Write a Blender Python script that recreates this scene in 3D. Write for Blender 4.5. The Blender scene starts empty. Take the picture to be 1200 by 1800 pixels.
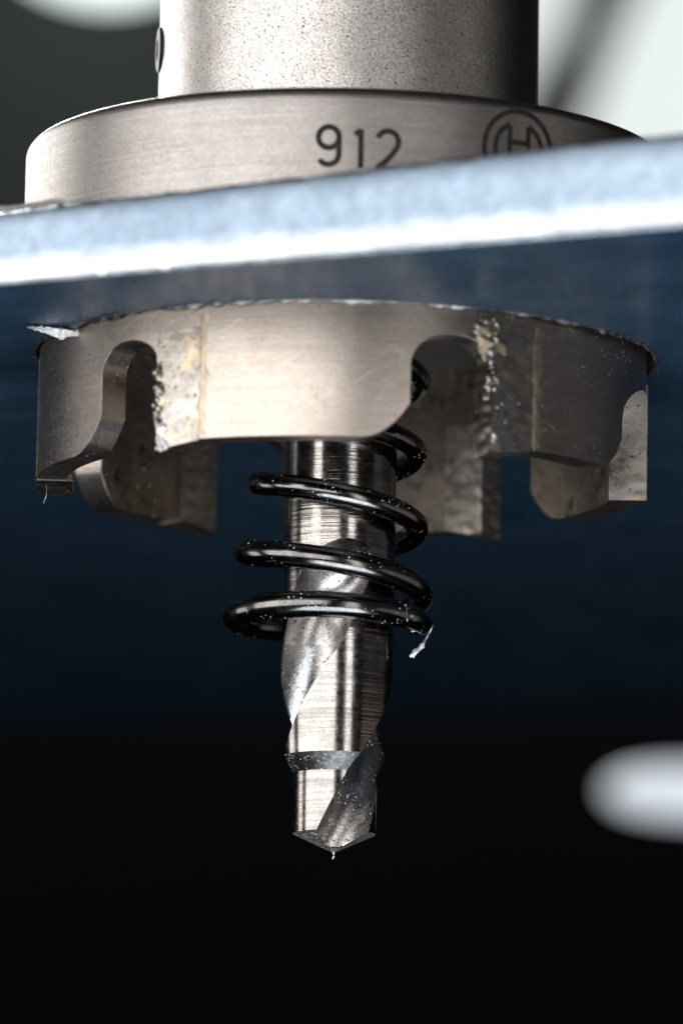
import bpy, bmesh, math, random
from mathutils import Vector, Matrix, noise as mnoise

# ------------------------------------------------------------------ set-up
sc = bpy.context.scene
COL = sc.collection
MM = 0.001                      # everything below is laid out in millimetres
R = math.radians
random.seed(7)

# ------------------------------------------------------------------ camera
ELEV, DIST, ROLL = R(9.4), 400.0, R(1.1)
TARGET = Vector((0.08, 0.0, -9.05))
fwd = Vector((0, math.cos(ELEV), math.sin(ELEV)))
cam_d = bpy.data.cameras.new('camera')
cam = bpy.data.objects.new('camera', cam_d); COL.objects.link(cam)
cam.location = (TARGET - fwd * DIST) * MM
q = fwd.to_track_quat('-Z', 'Y').to_matrix().to_4x4() @ Matrix.Rotation(ROLL, 4, 'Z')
cam.rotation_euler = q.to_euler()
cam_d.sensor_fit = 'VERTICAL'; cam_d.sensor_height = 36.0; cam_d.sensor_width = 24.0
cam_d.lens = 240.0
cam_d.clip_start = 0.01; cam_d.clip_end = 20.0
cam_d.dof.use_dof = True
cam_d.dof.focus_distance = (DIST - 3.5) * MM
cam_d.dof.aperture_fstop = 33.0
sc.camera = cam

# ------------------------------------------------------------------ world and lamps
w = bpy.data.worlds.new('World'); sc.world = w; w.use_nodes = True
bgn = w.node_tree.nodes['Background']
bgn.inputs[0].default_value = (1.0, 0.93, 0.86, 1); bgn.inputs[1].default_value = 0.003

def area(name, az, el, dist, sx, sy, power, color, aim=(0, 0, 0)):
    """az: 0 = towards the camera, negative = to the left of it; el: elevation"""
    a = Vector(aim)
    p = a + Vector((math.sin(R(az)) * math.cos(R(el)), -math.cos(R(az)) * math.cos(R(el)), math.sin(R(el)))) * dist
    d = bpy.data.lights.new(name, 'AREA'); d.shape = 'RECTANGLE'
    d.size = sx * MM; d.size_y = sy * MM; d.energy = power; d.color = color
    o = bpy.data.objects.new(name, d); COL.objects.link(o)
    o.location = p * MM
    o.rotation_euler = (a - p).to_track_quat('-Z', 'Y').to_euler()
    return o

area('key_softbox', -44, 6, 330, 600, 250, 1.85, (1.0, 0.975, 0.95), (0, 0, -2))
area('strip_softbox', 25, -5, 330, 70, 260, 0.22, (1.0, 0.97, 0.94), (0, 0, -4))

area('under_fill', 0, 0, 100, 120, 70, 0.19, (0.86, 0.93, 1.0), (0, -25, 0)).location = Vector((4, -78, -100)) * MM  # added light, brightens the front of the sheet's underside
bpy.data.objects['under_fill'].rotation_euler = Vector((-4, 55, 100)).to_track_quat('-Z', 'Y').to_euler()
area('rim_softbox', -140, 14, 300, 260, 110, 0.4, (1.0, 0.97, 0.93), (-8, 0, 8))
area('side_softbox', -108, -5, 300, 90, 110, 0.10, (1.0, 0.97, 0.93), (-10, 0, -5))
area('lower_wall_fill', 0, 0, 100, 500, 8, 0.065, (0.45, 0.72, 1.0)).location = Vector((0, 640, 90)) * MM  # added behind the sheet, brightens the lower wall so the far edge vanishes
bpy.data.objects['lower_wall_fill'].rotation_euler = Vector((0, 14, -12)).to_track_quat('-Z', 'Y').to_euler()
area('fill_softbox', 85, -15, 260, 300, 120, 0.05, (1.0, 0.84, 0.70), (0, 0, -4))
area('upper_fill', 72, 14, 320, 160, 110, 0.03, (1.0, 0.95, 0.9), (0, 0, 9))
area('wall_fill', 160, 20, 660, 120, 60, 2.2, (0.9, 1.0, 0.95), (-45, 640, 165)).location = Vector((-90, 540, 260)) * MM  # added light out of view, brightens the upper left of the wall

vs = sc.view_settings
vs.view_transform = 'Standard'; vs.look = 'None'; vs.gamma = 1.0; vs.exposure = 0.08
vs.use_curve_mapping = False
sc.cycles.use_denoising = True
sc.cycles.max_bounces = 10
sc.cycles.sample_clamp_indirect = 6.0

# ------------------------------------------------------------------ materials
def nodes_of(name):
    m = bpy.data.materials.new(name); m.use_nodes = True
    nt = m.node_tree
    return m, nt, nt.nodes['Principled BSDF']

def N(nt, typ, **kw):
    n = nt.nodes.new(typ)
    for k, v in kw.items():
        if k.startswith('i_'):
            n.inputs[k[2:].replace('_', ' ')].default_value = v
        else:
            setattr(n, k, v)
    return n

def coords(nt, scale=(1, 1, 1)):
    tc = N(nt, 'ShaderNodeTexCoord')
    mp = N(nt, 'ShaderNodeMapping')
    mp.inputs['Scale'].default_value = [1000 * s for s in scale]      # -> millimetres
    nt.links.new(tc.outputs['Object'], mp.inputs['Vector'])
    return mp.outputs['Vector']

def noise(nt, vec, scale, detail=4, rough=0.6):
    n = N(nt, 'ShaderNodeTexNoise')
    n.inputs['Scale'].default_value = scale; n.inputs['Detail'].default_value = detail
    n.inputs['Roughness'].default_value = rough
    nt.links.new(vec, n.inputs['Vector'])
    return n.outputs['Fac']

def ramp(nt, fac, stops):
    r = N(nt, 'ShaderNodeValToRGB')
    el = r.color_ramp.elements
    while len(el) < len(stops): el.new(0.5)
    for e, (p, c) in zip(el, stops):
        e.position = p
        e.color = (c, c, c, 1) if isinstance(c, (int, float)) else (*c, 1)
    nt.links.new(fac, r.inputs['Fac'])
    return r.outputs['Color']

def mix(nt, fac, a, b):
    m = N(nt, 'ShaderNodeMix', data_type='RGBA')
    if isinstance(fac, (int, float)): m.inputs[0].default_value = fac
    else: nt.links.new(fac, m.inputs[0])
    for s, v in ((6, a), (7, b)):
        if isinstance(v, tuple): m.inputs[s].default_value = (*v, 1)
        else: nt.links.new(v, m.inputs[s])
    return m.outputs[2]

def bump(nt, h, strength, dist, prev=None):
    b = N(nt, 'ShaderNodeBump')
    b.inputs['Strength'].default_value = strength
    b.inputs['Distance'].default_value = dist * MM
    nt.links.new(h, b.inputs['Height'])
    if prev is not None: nt.links.new(prev, b.inputs['Normal'])
    return b.outputs['Normal']

def metal(name, c0, c1, r0, r1, grain=9.0, blotch=0.5, gb=0.25, gd=0.02, pits=None, dust=None, rings=None, stain=None, metallic=1.0, scratch=None):
    m, nt, p = nodes_of(name)
    L = nt.links
    v = coords(nt)
    fine = noise(nt, v, grain, 5, 0.7)
    big = noise(nt, v, blotch, 5, 0.6)
    col = mix(nt, ramp(nt, big, [(0.3, 0.0), (0.7, 1.0)]), c0, c1)
    g = ramp(nt, fine, [(0.3, 0.6), (0.7, 1.0)])
    mm = N(nt, 'ShaderNodeMix', data_type='RGBA', blend_type='MULTIPLY'); mm.inputs[0].default_value = 1
    L.new(col, mm.inputs[6]); L.new(g, mm.inputs[7]); col = mm.outputs[2]
    rough = ramp(nt, noise(nt, v, grain * 0.45, 4), [(0.3, r0), (0.7, r1)])
    nor = bump(nt, fine, gb, gd)
    if rings:                       # turning marks round the axis: a fine height per z
        vz = coords(nt, (0.06, 0.06, rings[0]))
        rz = noise(nt, vz, 1.0, 3, 0.75)
        nor = bump(nt, rz, rings[1], 0.03, nor)
        mm = N(nt, 'ShaderNodeMix', data_type='RGBA', blend_type='MULTIPLY'); mm.inputs[0].default_value = rings[2]
        L.new(col, mm.inputs[6]); L.new(ramp(nt, rz, [(0.3, 0.45), (0.6, 1.0)]), mm.inputs[7]); col = mm.outputs[2]
    if scratch:                     # slanting rub marks and scratches
        for rot, thr in ((0.6, scratch), (-0.25, scratch + 0.02), (1.2, scratch + 0.03)):
            tc = N(nt, 'ShaderNodeTexCoord'); mp = N(nt, 'ShaderNodeMapping')
            mp.inputs['Rotation'].default_value = (0, rot, 0)
            mp2 = N(nt, 'ShaderNodeMapping'); mp2.inputs['Scale'].default_value = (250, 250, 7000)
            L.new(tc.outputs['Object'], mp.inputs['Vector']); L.new(mp.outputs['Vector'], mp2.inputs['Vector'])
            sn = noise(nt, mp2.outputs['Vector'], 1.0, 2, 0.5)
            sf = ramp(nt, sn, [(thr, 0.0), (thr + 0.08, 0.3)])
            col = mix(nt, sf, col, tuple(min(1.0, x * 1.7) for x in c1))
    if stain:
        s = ramp(nt, noise(nt, v, stain[0], 6, 0.7), [(stain[1], 0.0), (stain[1] + 0.09, 1.0)])
        col = mix(nt, s, col, stain[2])
    met = None
    if pits:                        # dark pits and flecks
        s = ramp(nt, noise(nt, v, pits[0], 3, 0.75), [(pits[1], 0.0), (pits[1] + 0.035, 1.0)])
        col = mix(nt, s, col, pits[2])
        nor2 = N(nt, 'ShaderNodeMath', operation='MULTIPLY'); nor2.inputs[1].default_value = -1
        L.new(s, nor2.inputs[0]); nor = bump(nt, nor2.outputs[0], 0.5, 0.03, nor)
    if dust:                        # bright specks of metal dust lying on the surface
        vo = N(nt, 'ShaderNodeTexVoronoi'); vo.inputs['Scale'].default_value = dust[0]
        L.new(v, vo.inputs['Vector'])
        sepc = N(nt, 'ShaderNodeSeparateColor'); L.new(vo.outputs['Color'], sepc.inputs[0])
        pw = N(nt, 'ShaderNodeMath', operation='POWER'); L.new(sepc.outputs[0], pw.inputs[0]); pw.inputs[1].default_value = 2.2
        th = N(nt, 'ShaderNodeMath', operation='MULTIPLY'); L.new(pw.outputs[0], th.inputs[0]); th.inputs[1].default_value = dust[1] * 2.4
        wob = N(nt, 'ShaderNodeMath', operation='MULTIPLY_ADD'); L.new(noise(nt, v, dust[0] * 3, 2), wob.inputs[0]); wob.inputs[1].default_value = 0.35; L.new(vo.outputs['Distance'], wob.inputs[2])
        df = N(nt, 'ShaderNodeMath', operation='SUBTRACT'); L.new(th.outputs[0], df.inputs[0])
        wob2 = N(nt, 'ShaderNodeMath', operation='SUBTRACT'); L.new(wob.outputs[0], wob2.inputs[0]); wob2.inputs[1].default_value = 0.17
        L.new(wob2.outputs[0], df.inputs[1])
        d = ramp(nt, df.outputs[0], [(0.0, 0.0), (0.05, 1.0)])
        pick = ramp(nt, noise(nt, v, dust[2], 3), [(dust[3], 0.0), (dust[3] + 0.04, 1.0)])
        md = N(nt, 'ShaderNodeMath', operation='MULTIPLY'); L.new(d, md.inputs[0]); L.new(pick, md.inputs[1])
        col = mix(nt, md.outputs[0], col, (0.66, 0.65, 0.63))
        mr = N(nt, 'ShaderNodeMix', data_type='FLOAT'); L.new(md.outputs[0], mr.inputs[0])
        L.new(rough, mr.inputs[2]); mr.inputs[3].default_value = 0.7; rough = mr.outputs[0]
        mt = N(nt, 'ShaderNodeMath', operation='MULTIPLY_ADD'); L.new(md.outputs[0], mt.inputs[0])
        mt.inputs[1].default_value = -metallic; mt.inputs[2].default_value = metallic
        L.new(mt.outputs[0], p.inputs['Metallic']); met = True
        nor = bump(nt, md.outputs[0], 0.8, 0.06, nor)
    if not met: p.inputs['Metallic'].default_value = metallic
    L.new(col, p.inputs['Base Color']); L.new(rough, p.inputs['Roughness']); L.new(nor, p.inputs['Normal'])
    return m

M = {}
M['shank'] = metal('blasted_steel', (0.42, 0.395, 0.38), (0.54, 0.52, 0.505), 0.27, 0.36, grain=6, gb=0.5, gd=0.05,
                   pits=(8.5, 0.605, (0.03, 0.03, 0.03)), stain=(0.5, 0.64, (0.30, 0.28, 0.27)))
M['flange'] = metal('turned_steel', (0.33, 0.31, 0.298), (0.39, 0.37, 0.358), 0.34, 0.46, grain=9, blotch=0.4, gb=0.25, gd=0.03,
                    rings=(7.0, 0.5, 0.3), pits=(5.0, 0.74, (0.05, 0.045, 0.04)))
M['ring'] = metal('ground_steel', (0.40, 0.345, 0.305), (0.50, 0.445, 0.40), 0.27, 0.36, grain=8, blotch=0.3, gb=0.32, gd=0.04, rings=(4.5, 0.16, 0.3), scratch=0.66, stain=(0.33, 0.66, (0.22, 0.175, 0.135)),
                  dust=(7.0, 0.12, 0.6, 0.56))
M['inner'] = metal('shaded_inner_wall', (0.17, 0.142, 0.122), (0.35, 0.30, 0.26), 0.32, 0.46, grain=6, blotch=0.4, gb=0.5, gd=0.05, stain=(0.5, 0.56, (0.07, 0.06, 0.052)), dust=(6.0, 0.13, 0.7, 0.52))  # darker than the outer wall: shade inside the cup put into the colour
M['tip'] = metal('carbide', (0.26, 0.235, 0.21), (0.44, 0.41, 0.38), 0.28, 0.42, grain=5, blotch=0.55, gb=0.35, gd=0.04,
                 pits=(3.0, 0.62, (0.06, 0.05, 0.045)), dust=(4.0, 0.10, 1.0, 0.56), stain=(0.6, 0.54, (0.42, 0.345, 0.24)))
M['braze'] = metal('braze_brass', (0.50, 0.42, 0.29), (0.40, 0.34, 0.28), 0.32, 0.5, grain=4, blotch=0.8, gb=0.5, gd=0.05)
M['drill'] = metal('ground_drill_steel', (0.33, 0.31, 0.295), (0.46, 0.44, 0.42), 0.12, 0.22, grain=6, blotch=0.6, gb=0.12, gd=0.02,
                   rings=(3.2, 0.7, 0.9))
M['flute'] = metal('flute_steel', (0.36, 0.34, 0.33), (0.54, 0.52, 0.51), 0.18, 0.32, grain=5, blotch=0.7, gb=0.4, gd=0.04,
                   dust=(8.0, 0.18, 0.7, 0.52), pits=(2.6, 0.62, (0.05, 0.045, 0.05)))
M['step'] = metal('step_cone', (0.07, 0.068, 0.066), (0.19, 0.185, 0.18), 0.32, 0.46, grain=4, blotch=1.6, gb=0.6, gd=0.05, dust=(9.0, 0.18, 1.0, 0.46))
M['flank'] = metal('ground_flank', (0.32, 0.31, 0.30), (0.48, 0.47, 0.46), 0.42, 0.55, grain=4, blotch=1.2, gb=0.6, gd=0.05, dust=(8.0, 0.18, 1.0, 0.42))
M['spring'] = metal('black_oxide', (0.11, 0.108, 0.106), (0.21, 0.206, 0.20), 0.13, 0.22, grain=4, blotch=0.8, gb=0.2, gd=0.02,
                    dust=(7.0, 0.16, 0.6, 0.55), metallic=1.0)
M['chip'] = metal('bright_chip', (0.8, 0.8, 0.8), (0.95, 0.95, 0.95), 0.35, 0.5, grain=4, gb=0.9, gd=0.1, metallic=0.6)
M['dark'] = metal('dark_steel', (0.03, 0.03, 0.032), (0.05, 0.05, 0.05), 0.35, 0.5)
M['burr'] = metal('burr_steel', (0.24, 0.23, 0.22), (0.55, 0.53, 0.5), 0.25, 0.5, grain=3, blotch=0.5, gb=0.7, gd=0.1)
m, nt, p = nodes_of('laser_mark'); M['mark'] = m
v = coords(nt); nt.links.new(ramp(nt, noise(nt, v, 6), [(0.3, (0.012, 0.011, 0.011)), (0.72, (0.055, 0.05, 0.048))]), p.inputs['Base Color'])
p.inputs['Roughness'].default_value = 0.9; p.inputs['Specular IOR Level'].default_value = 0.03

def plate_mat():
    m, nt, p = nodes_of('coated_blue_sheet')
    L = nt.links; v = coords(nt)
    n1 = noise(nt, v, 0.14, 6, 0.65); n2 = noise(nt, coords(nt, (0.9, 0.12, 1)), 1.0, 5, 0.6)
    c = mix(nt, ramp(nt, n1, [(0.35, 0.0), (0.7, 1.0)]), (0.011, 0.026, 0.046), (0.022, 0.044, 0.070))
    c = mix(nt, ramp(nt, n2, [(0.62, 0.0), (0.75, 0.5)]), c, (0.032, 0.062, 0.10))
    for sx, sy, rz in ((5.0, 0.10, 0.05), (4.0, 0.12, -0.5), (0.10, 4.0, 0.3)):
        tc = N(nt, 'ShaderNodeTexCoord'); mp = N(nt, 'ShaderNodeMapping'); mp.inputs['Rotation'].default_value = (0, 0, rz)
        mp2 = N(nt, 'ShaderNodeMapping'); mp2.inputs['Scale'].default_value = (1000 * sx, 1000 * sy, 1000)
        L.new(tc.outputs['Object'], mp.inputs['Vector']); L.new(mp.outputs['Vector'], mp2.inputs['Vector'])
        c = mix(nt, ramp(nt, noise(nt, mp2.outputs['Vector'], 1.0, 3, 0.6), [(0.62, 0.0), (0.76, 0.6)]), c, (0.055, 0.10, 0.155))
    L.new(c, p.inputs['Base Color'])
    L.new(ramp(nt, n2, [(0.3, 0.24), (0.7, 0.36)]), p.inputs['Roughness'])
    p.inputs['Specular IOR Level'].default_value = 0.06
    L.new(bump(nt, noise(nt, v, 1.2, 4), 0.25, 0.04), p.inputs['Normal'])
    return m
M['plate'] = plate_mat()
def edge_mat():
    m, nt, p = nodes_of('sheared_edge'); L = nt.links; v = coords(nt)
    sep = N(nt, 'ShaderNodeSeparateXYZ'); L.new(v, sep.inputs[0])
    n1 = noise(nt, coords(nt, (1, 1, 0.5)), 0.5, 5, 0.6)
    zz = N(nt, 'ShaderNodeMath', operation='MULTIPLY_ADD'); L.new(n1, zz.inputs[0]); zz.inputs[1].default_value = 0.6; L.new(sep.outputs['Z'], zz.inputs[2])
    zr = N(nt, 'ShaderNodeMapRange'); L.new(zz.outputs[0], zr.inputs[0])
    zr.inputs[1].default_value = 1.2; zr.inputs[2].default_value = 2.1
    up = mix(nt, ramp(nt, noise(nt, v, 0.14, 5), [(0.35, 0.0), (0.65, 1.0)]), (0.165, 0.215, 0.275), (0.205, 0.26, 0.325))
    lo = mix(nt, ramp(nt, noise(nt, v, 0.3, 5), [(0.35, 0.0), (0.65, 1.0)]), (0.34, 0.375, 0.42), (0.50, 0.54, 0.58))  # lower band paler: burnished zone, with its highlight put into the colour
    L.new(mix(nt, zr.outputs[0], lo, up), p.inputs['Base Color'])
    p.inputs['Metallic'].default_value = 1.0
    L.new(ramp(nt, noise(nt, v, 1.0, 4), [(0.3, 0.34), (0.7, 0.5)]), p.inputs['Roughness'])
    L.new(bump(nt, noise(nt, coords(nt, (1.5, 1.5, 0.5)), 1.0, 5), 0.14, 0.04), p.inputs['Normal'])
    return m
M['edge_upper'] = M['edge_lower'] = edge_mat()
M['edge_burr'] = metal('edge_burr', (0.24, 0.225, 0.225), (0.34, 0.325, 0.33), 0.4, 0.6, grain=1.6, blotch=0.25, gb=0.7, gd=0.1)

def plain(name, col, rough=0.8, spec=0.3):
    m, nt, p = nodes_of(name)
    v = coords(nt); c2 = tuple(x * 0.6 for x in col)
    nt.links.new(mix(nt, noise(nt, v, 0.01, 4), c2, col), p.inputs['Base Color'])
    p.inputs['Roughness'].default_value = rough; p.inputs['Specular IOR Level'].default_value = spec
    return m
def glow(name, col, strength):
    m, nt, p = nodes_of(name)
    p.inputs['Base Color'].default_value = (0.1, 0.1, 0.1, 1)
    p.inputs['Emission Color'].default_value = (*col, 1); p.inputs['Emission Strength'].default_value = strength
    return m
M['wall'] = plain('workshop_wall', (0.055, 0.066, 0.062))
M['near_black'] = plain('unlit_black', (0.006, 0.0062, 0.0066), 0.95, 0.03)  # darkness of the lower background put into the colour
M['frame'] = plain('window_frame', (0.05, 0.055, 0.05))
M['sky_pane'] = glow('daylit_pane', (0.93, 1.0, 0.97), 0.83)
M['globe'] = glow('globe_glass', (0.90, 1.0, 0.99), 2.3)
M['lamp_glow'] = glow('lamp_glow', (0.85, 0.92, 1.0), 0.8)

# ------------------------------------------------------------------ mesh helpers
def mk(name, verts, faces, mat, parent=None, sharp=35, bevel=None, mats=None, fmat=None, loc=None):
    me = bpy.data.meshes.new(name)
    me.from_pydata([Vector(v) * MM for v in verts], [], faces)
    for mt in (mats or [mat]): me.materials.append(M[mt])
    if fmat:
        for poly, k in zip(me.polygons, fmat): poly.material_index = k
    bm = bmesh.new(); bm.from_mesh(me)
    bmesh.ops.remove_doubles(bm, verts=bm.verts, dist=1e-7)
    bmesh.ops.recalc_face_normals(bm, faces=bm.faces)
    bm.to_mesh(me); bm.free()
    for poly in me.polygons: poly.use_smooth = True
    me.set_sharp_from_angle(angle=R(sharp))
    o = bpy.data.objects.new(name, me); COL.objects.link(o)
    if parent: o.parent = parent
    if loc: o.location = Vector(loc) * MM
    if bevel:
        b = o.modifiers.new('bevel', 'BEVEL'); b.width = bevel * MM; b.segments = 2
        b.limit_method = 'ANGLE'; b.angle_limit = R(40); b.harden_normals = False
    return o

def tag(o, label=None, cat=None, kind=None, group=None):
    if label: o['label'] = label
    if cat: o['category'] = cat
    if kind: o['kind'] = kind
    if group: o['group'] = group
    return o

def lathe(profile, n=160):
    verts, faces = [], []
    for i in range(n):
        a = 2 * math.pi * i / n
        for r, z in profile: verts.append((r * math.sin(a), -r * math.cos(a), z))
    k = len(profile)
    for i in range(n):
        j = (i + 1) % n
        for t in range(k - 1):
            faces.append((i * k + t, j * k + t, j * k + t + 1, i * k + t + 1))
    return verts, faces

def box(x0, x1, y0, y1, z0, z1):
    v = [(x, y, z) for x in (x0, x1) for y in (y0, y1) for z in (z0, z1)]
    f = [(0, 1, 3, 2), (4, 6, 7, 5), (0, 4, 5, 1), (2, 3, 7, 6), (0, 2, 6, 4), (1, 5, 7, 3)]
    return v, f

def tube(points, radii, n=20, cap=True):
    pts = [Vector(p) for p in points]
    if not hasattr(radii, '__len__'): radii = [radii] * len(pts)
    verts, faces = [], []
    up = Vector((0, 0, 1))
    for i, p in enumerate(pts):
        t = (pts[min(i + 1, len(pts) - 1)] - pts[max(i - 1, 0)]).normalized()
        s = t.cross(up)
        s = s.normalized() if s.length > 1e-6 else Vector((1, 0, 0))
        u = s.cross(t)
        for k in range(n):
            a = 2 * math.pi * k / n
            verts.append(p + (s * math.cos(a) + u * math.sin(a)) * radii[i])
    for i in range(len(pts) - 1):
        for k in range(n):
            k2 = (k + 1) % n
            faces.append((i * n + k, i * n + k2, (i + 1) * n + k2, (i + 1) * n + k))
    if cap:
        faces.append(tuple(range(n))[::-1]); faces.append(tuple((len(pts) - 1) * n + k for k in range(n)))
    return verts, faces

def polar(r, deg, z): return (r * math.sin(R(deg)), -r * math.cos(R(deg)), z)

# ------------------------------------------------------------------ sizes (mm)
T = 4.1                     # sheet thickness, underside at z = 0
R_HOLE = 18.05
R_RING, WALL = 17.8, 1.75   # cutter wall
Z_TIP, Z_BODY = -8.12, -7.65
R_FLANGE, Z_FL_TOP = 18.9, 12.2
R_SHANK = 11.2

# ------------------------------------------------------------------ background: workshop wall with daylit windows
YW = 640.0
wall_v, wall_f = box(-700, 700, YW + 14, YW + 30, 112, 700)
tag(mk('wall', wall_v, wall_f, 'wall'), kind='structure')
wall_v, wall_f = box(-700, 700, YW + 13.9, YW + 30, -400, 111.8)
tag(mk('wall_unlit_part', wall_v, wall_f, 'near_black'), kind='structure')  # lower wall split off only to be near-black, standing for the dark there

def window(label, x0, x1, z0, z1, bars=()):
    e = bpy.data.objects.new('window', None); COL.objects.link(e); e.location = Vector(((x0 + x1) / 2, YW, z0)) * MM
    tag(e, label, 'window')
    ox, oy, oz = (x0 + x1) / 2, YW, z0
    def part(n, b, mt): mk(n, [(x - ox, y - oy, z - oz) for x, y, z in b[0]], b[1], mt, e)
    part('pane', box(x0, x1, YW + 4, YW + 9, z0, z1), 'sky_pane')
    f = 7
    part('frame', box(x0 - f, x0 - 0.2, YW - 2, YW + 13.8, z0 - f, z1 + f), 'frame')
    part('frame', box(x1 + 0.2, x1 + f, YW - 2, YW + 13.8, z0 - f, z1 + f), 'frame')
    part('frame', box(x0, x1, YW - 2, YW + 13.8, z0 - f, z0 - 0.2), 'frame')
    part('frame', box(x0, x1, YW - 2, YW + 13.8, z1 + 0.2, z1 + f), 'frame')
    for xb in bars: part('glazing_bar', box(xb - 3, xb + 3, YW - 3, YW + 3.8, z0 + 0.3, z1 - 0.3), 'frame')
    return e

globe = bpy.data.objects.new('globe_lamp', None); COL.objects.link(globe); globe.location = Vector((-37, 610, 171)) * MM
tag(globe, 'round white out-of-focus globe lamp at the upper left edge of the picture', 'lamp')
gp = [(21 * math.sin(math.pi * i / 24), 21 - 21 * math.cos(math.pi * i / 24)) for i in range(24)] + [(2.7, 41.9)]
gv, gf = lathe([(max(r, 0.01), z) for r, z in gp], 48); mk('glass_globe', gv, gf, 'globe', globe)
gv, gf = lathe([(0.01, 41), (7, 41.2), (7, 50), (2, 54), (2, 140), (0.01, 140)], 32); mk('lamp_stem', gv, gf, 'frame', globe)
window('wide bright out-of-focus window at the upper right, behind the shank', 22, 120, 120, 262)

# a dark diagonal brace standing in front of the right window
bv, bf = tube([(51.5, 0, 45), (44, 0, 26), (39.5, 0, 16), (36.0, 0, 5.5), (32.0, 0, -3.0), (24, 0, -22), (0, 0, -80)], [7.4, 6.6, 4.6, 3.8, 5.0, 5.6, 5.6], 20)
brace = mk('diagonal_cable', bv, bf, 'frame', loc=(0, 610, 160))
tag(brace, 'dark blurred cable hanging slantwise in front of the right window', 'cable')

# work lamp low in the background
lamp = bpy.data.objects.new('work_lamp', None); COL.objects.link(lamp); lamp.location = Vector((38, 320, 14.7)) * MM
tag(lamp, 'blurred bluish white tube lamp glowing in the dark at the lower right', 'lamp')
tv, tf = tube([(-9.5, 0, 0), (-9.2, 0, 0), (-8.4, 0, 0), (-7, 0, 0), (-5, 0, 0), (-2, 0, 0), (2, 0, 0), (22, 0, 0), (23, 0, 0)],
              [0.1, 0.7, 1.4, 2.0, 2.4, 2.7, 2.9, 2.9, 2.2], 24)
mk('tube', tv, tf, 'lamp_glow', lamp)
tv, tf = tube([(23.1, 0, 0), (23.2, 0, 0), (30, 0, 0), (30.5, 0, 0)], [2.4, 3.2, 3.2, 2.4], 24)
mk('lamp_holder', tv, tf, 'near_black', lamp)

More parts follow.
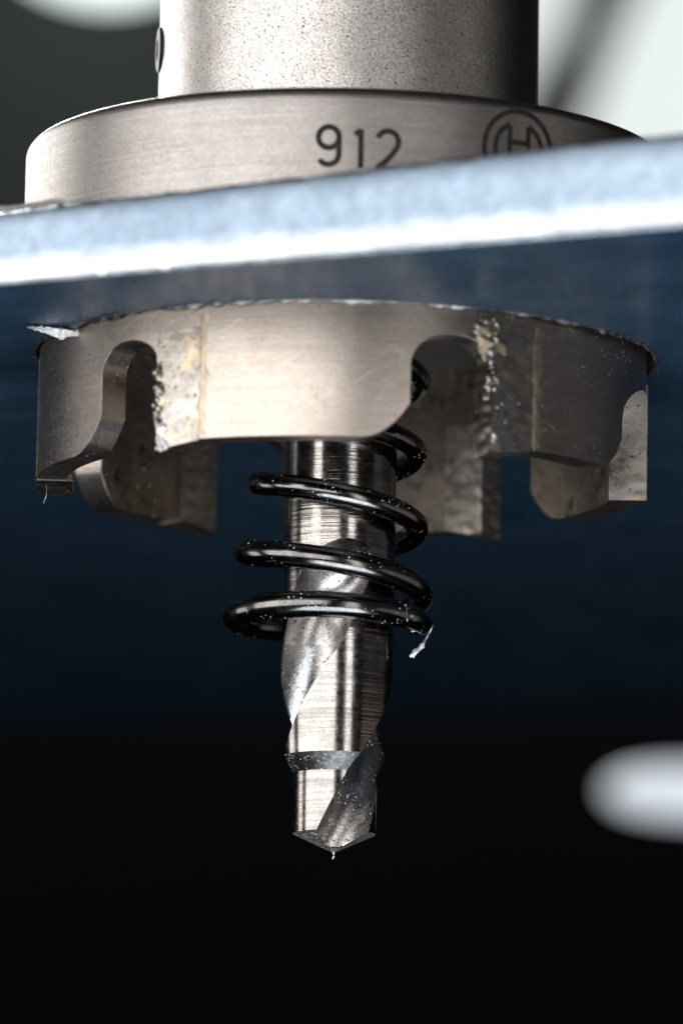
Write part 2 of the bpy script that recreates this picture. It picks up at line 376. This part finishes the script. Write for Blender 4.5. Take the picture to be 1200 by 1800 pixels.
# ------------------------------------------------------------------ the steel sheet
def sheet():
    ang = R(-28.0)
    U = Vector((math.cos(ang), math.sin(ang), 0)); V = Vector((-math.sin(ang), math.cos(ang), 0))   # along the front edge / into the depth
    v0 = -27.35                    # distance of the front edge from the axis
    n = 900
    angs = [2 * math.pi * i / n for i in range(n)]
    def outer(a, inset):
        du, dv = math.sin(a), -math.cos(a)
        lims = []
        if du > 1e-9: lims.append((150 - inset) / du)
        if du < -1e-9: lims.append((-150 + inset) / du)
        if dv > 1e-9: lims.append((135 - inset) / dv)
        if dv < -1e-9: lims.append((v0 + inset) / dv)
        t = min(lims); return U * (du * t) + V * (dv * t)
    rows = []
    prof = [(0.55, T, 'e'), (0.12, T - 0.22, 'e'), (0.0, T - 0.6, 'e'), (0.0, 2.9, 'e'), (0.03, 2.2, 'e'), (0.06, 1.62, 'e'), (0.10, 1.35, 'e'),
            (0.15, 1.0, 'e'), (0.20, 0.6, 'e'), (0.25, 0.3, 'e'), (0.30, 0.10, 'e'), (0.38, 0.0, 'e')]
    mats, fm, verts, faces = ['plate', 'edge_upper', 'edge_lower'], [], [], []
    def hole_r(a): return R_HOLE + 0.45 * math.exp(-((math.degrees(a) - 28 - 66) / 26.0) ** 2) + 0.05 * mnoise.noise(Vector((math.sin(a) * 9, math.cos(a) * 9, 3)))
    loops = [[(U * math.sin(a) - V * math.cos(a)) * hole_r(a) + Vector((0, 0, T)) for a in angs]]
    loops.append([outer(a, 3.0) + Vector((0, 0, T)) for a in angs])
    for k, (ins, z, _) in enumerate(prof):
        lp = []
        for a in angs:
            p = outer(a, ins)
            amp = 0.10 if k < 3 else (0.02 if k < 7 else 0.014)
            q3 = Vector((p.x * 0.8, p.y * 0.8, k * 0.15))
            nz = mnoise.noise(q3) + 0.6 * mnoise.noise(q3 * 3.1)
            lift = (0.33 + 0.022 * max(-30.0, min(30.0, p.dot(U)))) * (1 if k < 3 else (0.5 if k == 3 else 0))
            lp.append(p + V * amp * nz * 0.6 + Vector((0, 0, z + lift + (amp * nz if k < 11 else 0))))
        loops.append(lp)
    loops.append([outer(a, 3.2) for a in angs])
    loops.append([(U * math.sin(a) - V * math.cos(a)) * 21 for a in angs])
    loops.append([(U * math.sin(a) - V * math.cos(a)) * hole_r(a) for a in angs])
    for lp in loops: verts += lp
    K = len(loops)
    for k in range(K):
        k2 = (k + 1) % K
        for i in range(n):
            j = (i + 1) % n
            faces.append((k * n + i, k * n + j, k2 * n + j, k2 * n + i))
            fm.append(1 if 1 <= k <= 6 else (2 if 7 <= k <= 12 else (0 if k != K - 1 else 1)))
    o = mk('steel_sheet', verts, faces, None, mats=mats, fmat=fm, sharp=28)
    tag(o, 'thick blue-grey steel sheet with bright cut edge, pierced by the hole cutter', 'metal sheet')
    # brownish burr rolled up along the top of the cut edge, left of the middle
    pts, rad = [], []
    for i in range(120):
        u = -31 + i * (29.5 / 119)
        p = U * u + V * (v0 + 0.25 + 0.15 * mnoise.noise(Vector((u * 0.7, 0, 9))))
        p.z = T + 0.12 + 0.33 + 0.022 * u + 0.2 * mnoise.noise(Vector((u * 0.55, 4, 1)))
        pts.append(p); rad.append(max(0.04, 0.17 + 0.16 * mnoise.noise(Vector((u * 0.9, 7, 2)))) * (1 if 4 < i < 112 else 0.3))
    tv, tf = tube(pts, rad, 10)
    tag(mk('edge_burr', tv, tf, 'edge_burr', o), 'brownish rolled burr along the top of the cut edge')
    # torn lip hanging round the cut hole
    bv, bf = [], []; nb = 420
    for i in range(nb):
        a = 2 * math.pi * i / nb; d = math.degrees(a)
        q3 = Vector((math.sin(a) * 7, math.cos(a) * 7, 0))
        h = 0.10 + 0.24 * mnoise.noise(q3) + 0.20 * mnoise.noise(q3 * 3.7)
        right = math.exp(-((d - 66) / 26.0) ** 2)
        h = max(0.02, h + 0.02 * right + 0.15 * right * mnoise.noise(q3 * 5))
        ro = R_HOLE + 0.12 + 0.48 * right + 0.08 * mnoise.noise(q3 * 2.3 + Vector((0, 0, 5)))
        ri = R_HOLE - 0.03 + 0.45 * right
        for r_, z_ in ((ri, 0.05), (ri, -h * 0.8), ((ri + ro) / 2, -h), (ro, -h * 0.55), (ro + 0.12, 0.02)):
            bv.append((r_ * math.sin(a), -r_ * math.cos(a), z_))
    for i in range(nb):
        j = (i + 1) % nb
        for t in range(4): bf.append((i * 5 + t, j * 5 + t, j * 5 + t + 1, i * 5 + t + 1))
    tag(mk('hole_burr', bv, bf, 'burr', o, sharp=60), 'torn shiny lip round the freshly cut hole')
    return o
sheet()

# ------------------------------------------------------------------ the hole cutter
cut = bpy.data.objects.new('hole_cutter', None); COL.objects.link(cut)
tag(cut, 'carbide tipped hole cutter with spring and pilot drill, pushed through the steel sheet', 'hole saw')

# flange with the cup roof below it
prof = [(0.0, 2.2), (15.95, 2.2), (15.95, 4.16), (R_FLANGE - 0.25, 4.16), (R_FLANGE, 4.4)]
prof += [(R_FLANGE, 4.4 + i * (Z_FL_TOP - 0.75 - 4.4) / 8) for i in range(1, 9)]
for i in range(1, 9):
    a = i / 8 * math.pi / 2
    prof.append((R_FLANGE - 0.62 * (1 - math.cos(a)), Z_FL_TOP - 0.75 + 0.75 * math.sin(a)))
prof += [(R_SHANK + 0.75, Z_FL_TOP + 0.02), (R_SHANK + 0.5, Z_FL_TOP - 0.55), (R_SHANK - 0.3, Z_FL_TOP - 0.55), (0, Z_FL_TOP - 0.55)]
fv, ff = lathe(prof, 240)
flange = mk('flange', fv, ff, 'flange', cut, sharp=40)

prof = [(R_SHANK - 0.12, Z_FL_TOP - 0.5), (R_SHANK - 0.12, Z_FL_TOP + 0.25), (R_SHANK, Z_FL_TOP + 0.4)]
prof += [(R_SHANK, Z_FL_TOP + 0.4 + i * 1.2) for i in range(1, 20)] + [(R_SHANK - 0.6, Z_FL_TOP + 24), (0, Z_FL_TOP + 24)]
sv, sf = lathe(prof, 200)
shank = mk('shank', sv, sf, 'shank', cut, sharp=40)
# set screw in the side of the shank
def screw(phi, z, r=1.35):
    d = Vector(polar(1, phi, 0)); side = Vector((-d.y, d.x, 0)); up = Vector((0, 0, 1)); n = 40
    c = d * (R_SHANK - 0.35) + up * z
    rings = [(r, 0.0), (r, 0.46), (r * 0.86, 0.52), (r * 0.5, 0.52), (r * 0.5, 0.1), (0.001, 0.1)]
    v = [c + d * h + (side * math.cos(2 * math.pi * k / n) + up * math.sin(2 * math.pi * k / n)) * rr for rr, h in rings for k in range(n)]
    f = [(i * n + k, i * n + (k + 1) % n, (i + 1) * n + (k + 1) % n, (i + 1) * n + k) for i in range(len(rings) - 1) for k in range(n)]
    return v, f
v_, f_ = screw(-84, 18.2)
tag(mk('set_screw', v_, f_, 'dark', shank), 'black recessed set screw at the left side of the shank')

# ---- marking on the flange: strokes bent round the cylinder
def ribbon(name, strokes, phi0, z0, width, parent, label=None, lift=0.02):
    verts, faces = [], []
    rr = R_FLANGE + lift
    for st in strokes:
        P = [Vector((x, y)) for x, y in st]
        closed = (P[0] - P[-1]).length < 1e-4
        base = len(verts)
        for i, p in enumerate(P):
            a = P[i - 1] if i > 0 else (P[-2] if closed else p)
            b = P[i + 1] if i < len(P) - 1 else (P[1] if closed else p)
            t = (b - a).normalized(); nrm = Vector((-t.y, t.x)) * width / 2
            for q_ in (p + nrm, p - nrm):
                verts.append(polar(rr, phi0 + math.degrees(q_.x / R_FLANGE), z0 + q_.y))
        for i in range(len(P) - 1):
            k = base + 2 * i; faces.append((k, k + 1, k + 3, k + 2))
    o = mk(name, verts, faces, 'mark', parent)
    if label: tag(o, label)
    return o
def arc(cx, cy, rx, ry, a0, a1, n=40):
    return [(cx + rx * math.cos(R(a0 + (a1 - a0) * i / n)), cy + ry * math.sin(R(a0 + (a1 - a0) * i / n))) for i in range(n + 1)]
def line(x0, y0, x1, y1, n=8): return [(x0 + (x1 - x0) * i / n, y0 + (y1 - y0) * i / n) for i in range(n + 1)]
W = 0.32
nine = [arc(0, 0.52, 0.58, 0.60, 0, 360), arc(0, 0.52, 0.58, 0.6, 0, 1, 1) + line(0.58, 0.5, 0.58, -0.45, 6) + arc(0.0, -0.45, 0.58, 0.60, 0, -150, 24)]
one = [line(0.05, 1.1, 0.05, -1.15, 10), line(-0.30, 0.78, 0.05, 1.04, 4)]
two = [arc(0, 0.47, 0.60, 0.62, 160, -15, 26) + [(0.50, 0.12), (0.30, -0.2), (-0.05, -0.6), (-0.42, -0.92), (-0.6, -1.04)], line(-0.66, -1.06, 0.66, -1.06, 8)]
ribbon('engraved_digit', nine, -3.15, 8.68, W, flange, 'engraved digit 9')
ribbon('engraved_digit', one, 2.2, 8.60, W, flange, 'engraved digit 1')
ribbon('engraved_digit', two, 6.95, 8.55, W, flange, 'engraved digit 2')
emb = [arc(0, 0, 2.24, 2.24, 0, 360, 72),
       arc(0, 0, 1.55, 1.55, 114, 246, 30), line(-0.62, 1.40, -0.62, -1.40, 14),
       arc(0, 0, 1.55, 1.55, 66, -66, 30), line(0.62, 1.40, 0.62, -1.40, 14),
       line(-0.55, 0.42, 0.55, 0.42, 10), line(-0.55, -0.42, 0.55, -0.42, 10)]
ribbon('emblem', emb, 31.0, 9.25, 0.30, flange, 'round armature emblem in a circle, half hidden by the sheet')

# ---- cutter ring with six segments and gullets
TIPS = [-36.0, 28.3, 88.0, 147.0, 208.5, 264.5]           # leading edge of each carbide tip (degrees, 0 = towards the camera)
ENDS = [12.4, 65.0, 134.5, 191.5, 243.0, 309.6]           # trailing end of the body behind each tip
TW = 9.3
def ring():
    lines = []                       # (phi, low on its left, low on its right)
    for k in range(6):
        t0, e = TIPS[k], ENDS[k]; t1 = TIPS[(k + 1) % 6] + (360 if k == 5 else 0)
        zt = -1.25
        lines.append((t0, -1.9 if k == 2 else -3.1, zt))
        for s in (3, 6): lines.append((t0 + s, zt, zt))
        lines.append((t0 + TW, zt, Z_BODY))
        a0 = t0 + TW; a1 = e - 8.5; m = max(4, int((a1 - a0) / 1.2))
        for i in range(1, m): z = Z_BODY; lines.append((a0 + (a1 - a0) * i / m, z, z))
        for i in range(0, 9):
            u = i / 9; z = Z_BODY + 0.25 * u + 1.75 * u ** 2.2
            lines.append((a1 + 8.5 * u, z, z))
        z_e = Z_BODY + 2.0
        lines.append((e, z_e, -4.9 if k == 1 else -3.5))
        c = (e + t1) / 2; hw = (t1 - e) / 2
        for i in range(1, 24):
            a = math.pi * (1 - i / 24)
            z = (-3.5 if a > math.pi / 2 else -3.1) + (1.95 if a > math.pi / 2 else 1.55) * math.sin(a) ** 0.9
            if k == 1:
                q_ = i / 24; z = -4.9 + 3.0 * math.sin(q_ * math.pi / 2) ** 0.85
                lines.append((e + 2 * hw * (1 - math.cos(q_ * math.pi / 2)), z, z)); continue
            lines.append((c + hw * math.cos(a), z, z))
    top = 4.1; ro, ri = R_RING, R_RING - WALL
    verts, idx = [], {}
    def V_(i, z, s):
        key = (i, round(z, 5), s)
        if key not in idx:
            idx[key] = len(verts); verts.append(polar(ro if s == 0 else ri, lines[i][0], z))
        return idx[key]
    n = len(lines); faces = []; fm = []
    def pts(i, low):
        zs = sorted({lines[i][1], lines[i][2], top}); return [z for z in zs if z >= low - 1e-6]
    for i in range(n):
        j = (i + 1) % n
        zl, zr = lines[i][2], lines[j][1]
        A, B = pts(i, zl), pts(j, zr)
        for s in (0, 1):
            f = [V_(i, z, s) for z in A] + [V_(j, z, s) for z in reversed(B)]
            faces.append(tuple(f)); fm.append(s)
        faces.append((V_(i, zl, 0), V_(j, zr, 0), V_(j, zr, 1), V_(i, zl, 1)))
        faces.append((V_(i, top, 0), V_(j, top, 0), V_(j, top, 1), V_(i, top, 1))); fm += [0, 0]
        if abs(lines[i][1] - lines[i][2]) > 1e-6:
            faces.append((V_(i, lines[i][1], 0), V_(i, lines[i][2], 0), V_(i, lines[i][2], 1), V_(i, lines[i][1], 1))); fm.append(0)
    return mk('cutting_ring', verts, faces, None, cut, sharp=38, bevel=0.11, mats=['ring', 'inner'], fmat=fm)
rg = ring()

def tip(k):
    phi = TIPS[k]; rnd = Vector((k * 13.7, 0, 0))
    NA, NZ, NR = 14, 40, 6
    ro, ri = R_RING + 0.10, R_RING - 2.1
    verts, idx, faces = [], {}, []
    def P(a, z, r):
        key = (a, z, r)
        if key in idx: return idx[key]
        u, h, s = a / NA, z / NZ, r / NR
        zz = -1.27 + (Z_TIP + 0.42 * u + 1.27) * h
        rr = ri + (ro - ri) * s - 0.12 * u * s
        p = Vector(polar(rr, phi + (TW - 0.15) * u, zz))
        nv = Vector((p.x, p.y, p.z)) * 1.5 + rnd
        d = mnoise.noise(nv * 1.2) * 0.025 + mnoise.noise(nv * 3.5) * 0.012
        lead = max(0.0, 1 - u * 6) * (1 if s > 0.5 else 0.4) * min(1.0, max(0.0, h * 5 - 1))
        chipd = max(0.0, mnoise.noise(nv * 1.6 + Vector((3, 1, 2))) + 0.1) * lead * (1.0, 0.6, 0.05, 0.3, 0.3, 0.1)[k]
        e = Vector(polar(1, phi, 0)); t = Vector((math.cos(R(phi)), math.sin(R(phi)), 0))
        p += e * (d if s in (0, 1) else 0) + t * (chipd * 0.55 + (d if u == 0 else 0)) - e * chipd * 0.35
        idx[key] = len(verts); verts.append(p); return idx[key]
    for a in range(NA):
        for z in range(NZ):
            for r in (0, NR): faces.append((P(a, z, r), P(a + 1, z, r), P(a + 1, z + 1, r), P(a, z + 1, r)))
    for z in range(NZ):
        for r in range(NR):
            for a in (0, NA): faces.append((P(a, z, r), P(a, z, r + 1), P(a, z + 1, r + 1), P(a, z + 1, r)))
    for a in range(NA):
        for r in range(NR):
            for z in (0, NZ): faces.append((P(a, z, r), P(a + 1, z, r), P(a + 1, z, r + 1), P(a, z, r + 1)))
    mk('carbide_tip', verts, faces, 'tip', rg, sharp=45)
    # brazed seam behind the tip, running a little over the top of it
    bv, bf = [], []; nn = 46
    for i in range(nn):
        h = i / (nn - 1); z = -0.55 - 6.95 * h
        nz = mnoise.noise(Vector((k * 5.1, z * 1.3, 2))); n2 = mnoise.noise(Vector((k * 5.1, z * 1.1, 8)))
        c0 = phi + TW - 0.5 + 0.5 * nz; c1 = phi + TW + 1.5 + (0.9 if k == 1 else 0) + 1.3 * n2
        for f_ in (0, 0.25, 0.5, 0.75, 1):
            rr = R_RING - 0.04 + 0.085 * math.sin(math.pi * f_) ** 0.6
            bv.append(polar(rr, c0 + (c1 - c0) * f_, z))
    for i in range(nn - 1):
        for t in range(4): bf.append((i * 5 + t, i * 5 + t + 1, (i + 1) * 5 + t + 1, (i + 1) * 5 + t))
    mk('braze_seam', bv, bf, 'braze', rg, sharp=60)
    if k != 1: return
    # blob of braze over the tip
    bv, bf = [], []; NX, NY = 16, 10
    for i in range(NX + 1):
        for j in range(NY + 1):
            u, h = i / NX, j / NY
            edge = min(u, 1 - u, h, 1 - h) * 5
            nz = mnoise.noise(Vector((u * 4 + k * 9, h * 4, 1)))
            n3 = mnoise.noise(Vector((u * 3 + 4, h * 9, 6)))
            rr = R_RING - 0.06 + min(1.0, edge) * (0.20 + 0.22 * nz)
            bv.append(polar(rr, phi - 5.0 + 6.5 * u + (1.6 * n3) + 3.0 * h, -0.45 - 2.3 * h + 0.4 * nz))
    for i in range(NX):
        for j in range(NY):
            q0 = i * (NY + 1) + j; bf.append((q0, q0 + 1, q0 + NY + 2, q0 + NY + 1))
    mk('braze_blob', bv, bf, 'braze', rg, sharp=70)
for k in range(6): tip(k)
def crust(phi, dphi, z0, z1, count, rmin, rmax, seed, dr=0.1, mt='tip'):
    rnd = random.Random(seed); bm = bmesh.new()
    for i in range(count):
        r_ = rmin + (rmax - rmin) * rnd.random() ** 2
        c = Vector(polar(R_RING + dr * rnd.random(), phi + dphi * (rnd.random() - 0.5) * 2, z0 + (z1 - z0) * rnd.random()))
        g = bmesh.ops.create_icosphere(bm, subdivisions=2, radius=r_)
        for v in g['verts']:
            v.co *= 1 + 0.45 * mnoise.noise(v.co * (1.4 / r_) + Vector((i, seed, 0)))
            v.co.z *= 1.3; v.co += c
    me = bpy.data.meshes.new('stuck_swarf'); bm.to_mesh(me)
    vs_ = [tuple(v.co) for v in bm.verts]; fs_ = [tuple(x.index for x in f.verts) for f in bm.faces]; bm.free()
    bpy.data.meshes.remove(me)
    o = mk('stuck_swarf', vs_, fs_, mt, rg, sharp=60); o['kind'] = 'stuff'
crust(TIPS[0] + 0.3, 0.9, -3.0, -6.0, 26, 0.08, 0.26, 3)
crust(TIPS[0] + 1.0, 1.4, -6.6, -8.1, 16, 0.08, 0.26, 4, 0.1, 'chip')
crust(TIPS[1] - 0.2, 0.8, -1.2, -4.6, 22, 0.08, 0.28, 5)
crust(TIPS[1] - 1.5, 3.0, -0.4, -1.2, 18, 0.06, 0.2, 6)

# ---- pilot drill: twisted section, two flutes, step and point
def drill():
    KT = 11.9                       # twist, degrees per mm going up
    Z_PT, Z_CO = -29.15, -28.05
    def Rz(z):
        if z > -19.0: return 3.27
        if z > -23.55: return 3.27 - 0.17 * ((-19.0 - z) / 4.55) ** 1.5
        if z > -24.55: return 3.10 - 0.66 * (-23.55 - z)
        if z > Z_CO: return 2.44 - 0.01 * (-24.55 - z)
        return max(0.02, 2.40 * (z - Z_PT) / (Z_CO - Z_PT))
    RHO = 2.11
    NF, NL = 64, 56
    def section(z):                 # flutes are circular grooves; returns [(x, y, in flute)]
        c = 2.71 + (2.66 * ((z + 14.2) / 3.1) ** 2 if z > -14.2 else 0.0)
        R0 = 3.27
        ce = (c * c + R0 * R0 - RHO * RHO) / (2 * c * R0)
        ae = math.acos(min(1.0, max(-1.0, ce))) if ce < 1 else 0.0
        out = []
        for side in (90.0, 270.0):
            for i in range(NL):      # land before this flute
                a = R(side - 180) + ae + (math.pi - 2 * ae) * i / NL
                out.append((R0 * math.cos(a), R0 * math.sin(a)))
            b = math.atan2(R0 * math.sin(ae), R0 * math.cos(ae) - c)   # direction of the edge seen from the groove centre
            span = math.pi - b if ae > 0 else 0.0
            for i in range(NF):
                t = -1 + 2 * i / NF
                if ae > 0:
                    ang = math.pi + (-t) * span
                    px, py = c + RHO * math.cos(ang), RHO * math.sin(ang)
                    px, py = px, (abs(py) if t > 0 else -abs(py))
                else: px, py = R0, 0.0
                ca, sa = math.cos(R(side)), math.sin(R(side))
                out.append((px * ca - py * sa, px * sa + py * ca))
        return out
    zs = [4.0, 2.0, 0, -2, -4, -6, -8, -9, -10, -10.6]
    z = -11.0
    while z > -23.5: zs.append(z); z -= 0.09
    zs += [-23.5, -23.55, -23.58]
    z = -23.7
    while z > -24.5: zs.append(z); z -= 0.1
    zs += [-24.5, -24.55, -24.6]
    z = -24.7
    while z > Z_CO + 0.03: zs.append(z); z -= 0.07
    zs += [Z_CO + 0.02, Z_CO]
    for i in range(1, 19): zs.append(Z_CO + (Z_PT - Z_CO) * i / 18)
    NP = 2 * (NF + NL)
    verts, faces, fm = [], [], []
    fl = []
    for z in zs:
        zz = min(z, -11.0)
        tw = KT * (min(zz, -17.0) + 23.6) + 7.5 * max(0.0, zz + 17.0)
        row = []; r2 = Rz(z)
        for x, y in section(min(z, -11.05)):
            r1 = math.hypot(x, y); deg = math.degrees(math.atan2(y, x))
            row.append(1 if r1 < r2 - 0.004 else (3 if z < Z_CO + 0.01 else (2 if -24.54 < z < -23.5 else 0)))
            verts.append(polar(min(r1, r2), -22.0 + tw + deg, z))
        fl.append(row)
    for i in range(len(zs) - 1):
        for j in range(NP):
            j2 = (j + 1) % NP
            faces.append((i * NP + j, i * NP + j2, (i + 1) * NP + j2, (i + 1) * NP + j))
            fm.append(1 if (fl[i][j] == 1 and fl[i][j2] == 1) or (fl[i + 1][j] == 1 and fl[i + 1][j2] == 1) else (fl[i][j] if fl[i][j] >= 2 else 0))
    faces.append(tuple((len(zs) - 1) * NP + j for j in range(NP))); fm.append(0)
    return mk('pilot_drill', verts, faces, None, cut, mats=['drill', 'flute', 'step', 'flank'], fmat=fm, sharp=28)
dr = drill()
bx, bf = tube([(0.0, 0, -29.1), (0.02, 0, -29.35), (-0.06, 0, -29.5)], [0.09, 0.06, 0.02], 8)
mk('point_burr', bx, bf, 'chip', dr)

# ---- ejector spring
def spring():
    key = [(-270, 2.1), (-90, 0.9), (90, -1.2), (270, -3.4), (450, -5.55), (630, -7.45), (810, -9.95), (990, -11.6), (1170, -13.9), (1270, -15.15), (1350, -15.4), (1440, -15.35), (1525, -15.7)]
    rad = [(-270, 4.6), (630, 4.63), (990, 5.05), (1350, 5.42), (1525, 5.42)]
    cxs = [(-270, 0.0), (630, -0.22), (990, -0.38), (1350, -0.55), (1525, -0.55)]
    wire = [(-270, 0.66), (630, 0.66), (990, 0.70), (1350, 0.79), (1525, 0.74)]
    def smooth(tab, x):
        xs = [a for a, _ in tab]; k = 0
        while k < len(xs) - 2 and x > xs[k + 1]: k += 1
        p1, p2 = tab[k], tab[k + 1]; p0 = tab[max(0, k - 1)]; p3 = tab[min(len(tab) - 1, k + 2)]
        h = p2[0] - p1[0]; t = (x - p1[0]) / h
        m1 = (p2[1] - p0[1]) / max(1e-6, p2[0] - p0[0]) * h; m2 = (p3[1] - p1[1]) / max(1e-6, p3[0] - p1[0]) * h
        return (2*t**3-3*t*t+1)*p1[1] + (t**3-2*t*t+t)*m1 + (-2*t**3+3*t*t)*p2[1] + (t**3-t*t)*m2
    pts, rr = [], []
    N_ = 560
    for i in range(N_ + 1):
        ph = -270 + (1525 + 270) * i / N_
        r_ = smooth(rad, ph)
        x, y, _ = polar(r_, ph, 0)
        pts.append((x + smooth(cxs, ph), y, smooth(key, ph)))
        rr.append(smooth(wire, ph))
    rr[-1] *= 0.75; rr[-2] *= 0.92; rr[0] *= 0.8
    v, f = tube(pts, rr, 24)
    so = mk('ejector_spring', v, f, 'spring', cut, sharp=50)
    rnd = random.Random(21); fv, ff = [], []
    for i in range(150):
        k = int((0.42 + 0.58 * rnd.random()) * N_)
        if mnoise.noise(Vector((k * 0.045, 3, 1))) < 0.0: continue
        p = Vector(pts[k]); t = (Vector(pts[min(k + 1, N_)]) - Vector(pts[k - 1])).normalized()
        sd = t.cross(Vector((0, 0, 1))).normalized(); up = sd.cross(t)
        a = rnd.uniform(0, 2 * math.pi); nrm = sd * math.cos(a) + up * math.sin(a)
        d1 = (t * rnd.uniform(-1, 1) + nrm.cross(t) * rnd.uniform(-1, 1)).normalized(); d2 = nrm.cross(d1)
        ln = 0.03 + 0.13 * rnd.random() ** 2.5; wd = ln * rnd.uniform(0.25, 0.9); c = p + nrm * (rr[k] + 0.005)
        b0 = len(fv)
        fv += [c - d1 * ln, c + d2 * wd, c + d1 * ln * rnd.uniform(0.6, 1.2), c - d2 * wd, c + nrm * wd * 0.8, c - nrm * 0.03]
        for q0, q1 in ((0, 1), (1, 2), (2, 3), (3, 0)): ff += [(b0 + q0, b0 + q1, b0 + 4), (b0 + q1, b0 + q0, b0 + 5)]
    fl_ = mk('metal_filings', fv, ff, 'chip', so, sharp=10); fl_['kind'] = 'stuff'
    return so
tag(spring(), 'black coil spring round the pilot drill')

# ------------------------------------------------------------------ metal chips
def chip(name, outline, thick, loc, label, rot=(0, 0, 0), bend=0.2, seed=1):
    """jagged sliver: outline as a spine [(x, z, half width)], solid, bent"""
    n = len(outline); verts, faces = [], []
    sub = []
    for i in range(n - 1):
        for t in range(5):
            u = t / 5; a, b = outline[i], outline[i + 1]
            sub.append(tuple(a[k] + (b[k] - a[k]) * u for k in range(3)))
    sub.append(outline[-1])
    for i, (x, z, h) in enumerate(sub):
        j1 = mnoise.noise(Vector((i * 0.9, seed, 0))); j2 = mnoise.noise(Vector((i * 0.9, seed, 5)))
        y = bend * math.sin(i / len(sub) * math.pi * 1.6) + 0.1 * j1
        for dz, dy in ((h * (1 + 0.7 * j1), 0), (0.0, thick), (-h * (1 + 0.7 * j2), 0), (0.0, -thick)):
            verts.append((x + 0.05 * j2, y + dy, z + dz))
    m = len(sub)
    for i in range(m - 1):
        for k in range(4): faces.append((i * 4 + k, i * 4 + (k + 1) % 4, (i + 1) * 4 + (k + 1) % 4, (i + 1) * 4 + k))
    faces.append((0, 1, 2, 3)); faces.append(tuple((m - 1) * 4 + k for k in (3, 2, 1, 0)))
    o = mk(name, verts, faces, 'chip', sharp=25, loc=loc)
    o.rotation_euler = rot
    return tag(o, label, 'metal chip', group='loose metal chips')
chip('metal_chip', [(-1.6, 0.30, 0.05), (-0.8, 0.15, 0.16), (0.0, -0.06, 0.27), (0.4, -0.14, 0.33), (0.75, -0.02, 0.2), (1.3, 0.02, 0.15), (1.5, 0.05, 0.04)], 0.10,
     (-16.55, -9.2, -0.45), 'bright pointed metal sliver lying against the left rim of the cut hole', (R(28), 0, 0), 0.2, 2)
chip('metal_chip', [(0.58, 0.9, 0.05), (0.45, 0.62, 0.15), (0.2, 0.15, 0.13), (0.08, -0.2, 0.2), (-0.3, -0.62, 0.16), (-0.5, -0.8, 0.24), (-0.75, -0.95, 0.07)], 0.10,
     (4.95, -0.3, -16.6), 'crumbly silver chip hanging from the lower end of the spring', (0, 0, 0), 0.15, 5)
chip('metal_chip', [(0.0, 0.62, 0.05), (0.05, 0.25, 0.07), (0.02, -0.1, 0.09), (-0.08, -0.4, 0.08), (-0.1, -0.5, 0.03)], 0.06,
     (-17.15, -2.2, -8.75), 'tiny dangling chip under the leftmost carbide tip', (0, 0, 0), 0.1, 8)
c_ = Vector(polar(R_RING + 0.22, -35.2, -7.0))
chip('metal_chip', [(-0.25, 1.1, 0.05), (-0.2, 0.5, 0.20), (-0.05, 0.0, 0.32), (0.0, -0.6, 0.36), (0.25, -1.0, 0.30), (0.55, -1.15, 0.1)], 0.12,
     c_, 'white torn chip stuck to the front left carbide tip', (0, 0, R(-36)), 0.1, 11)
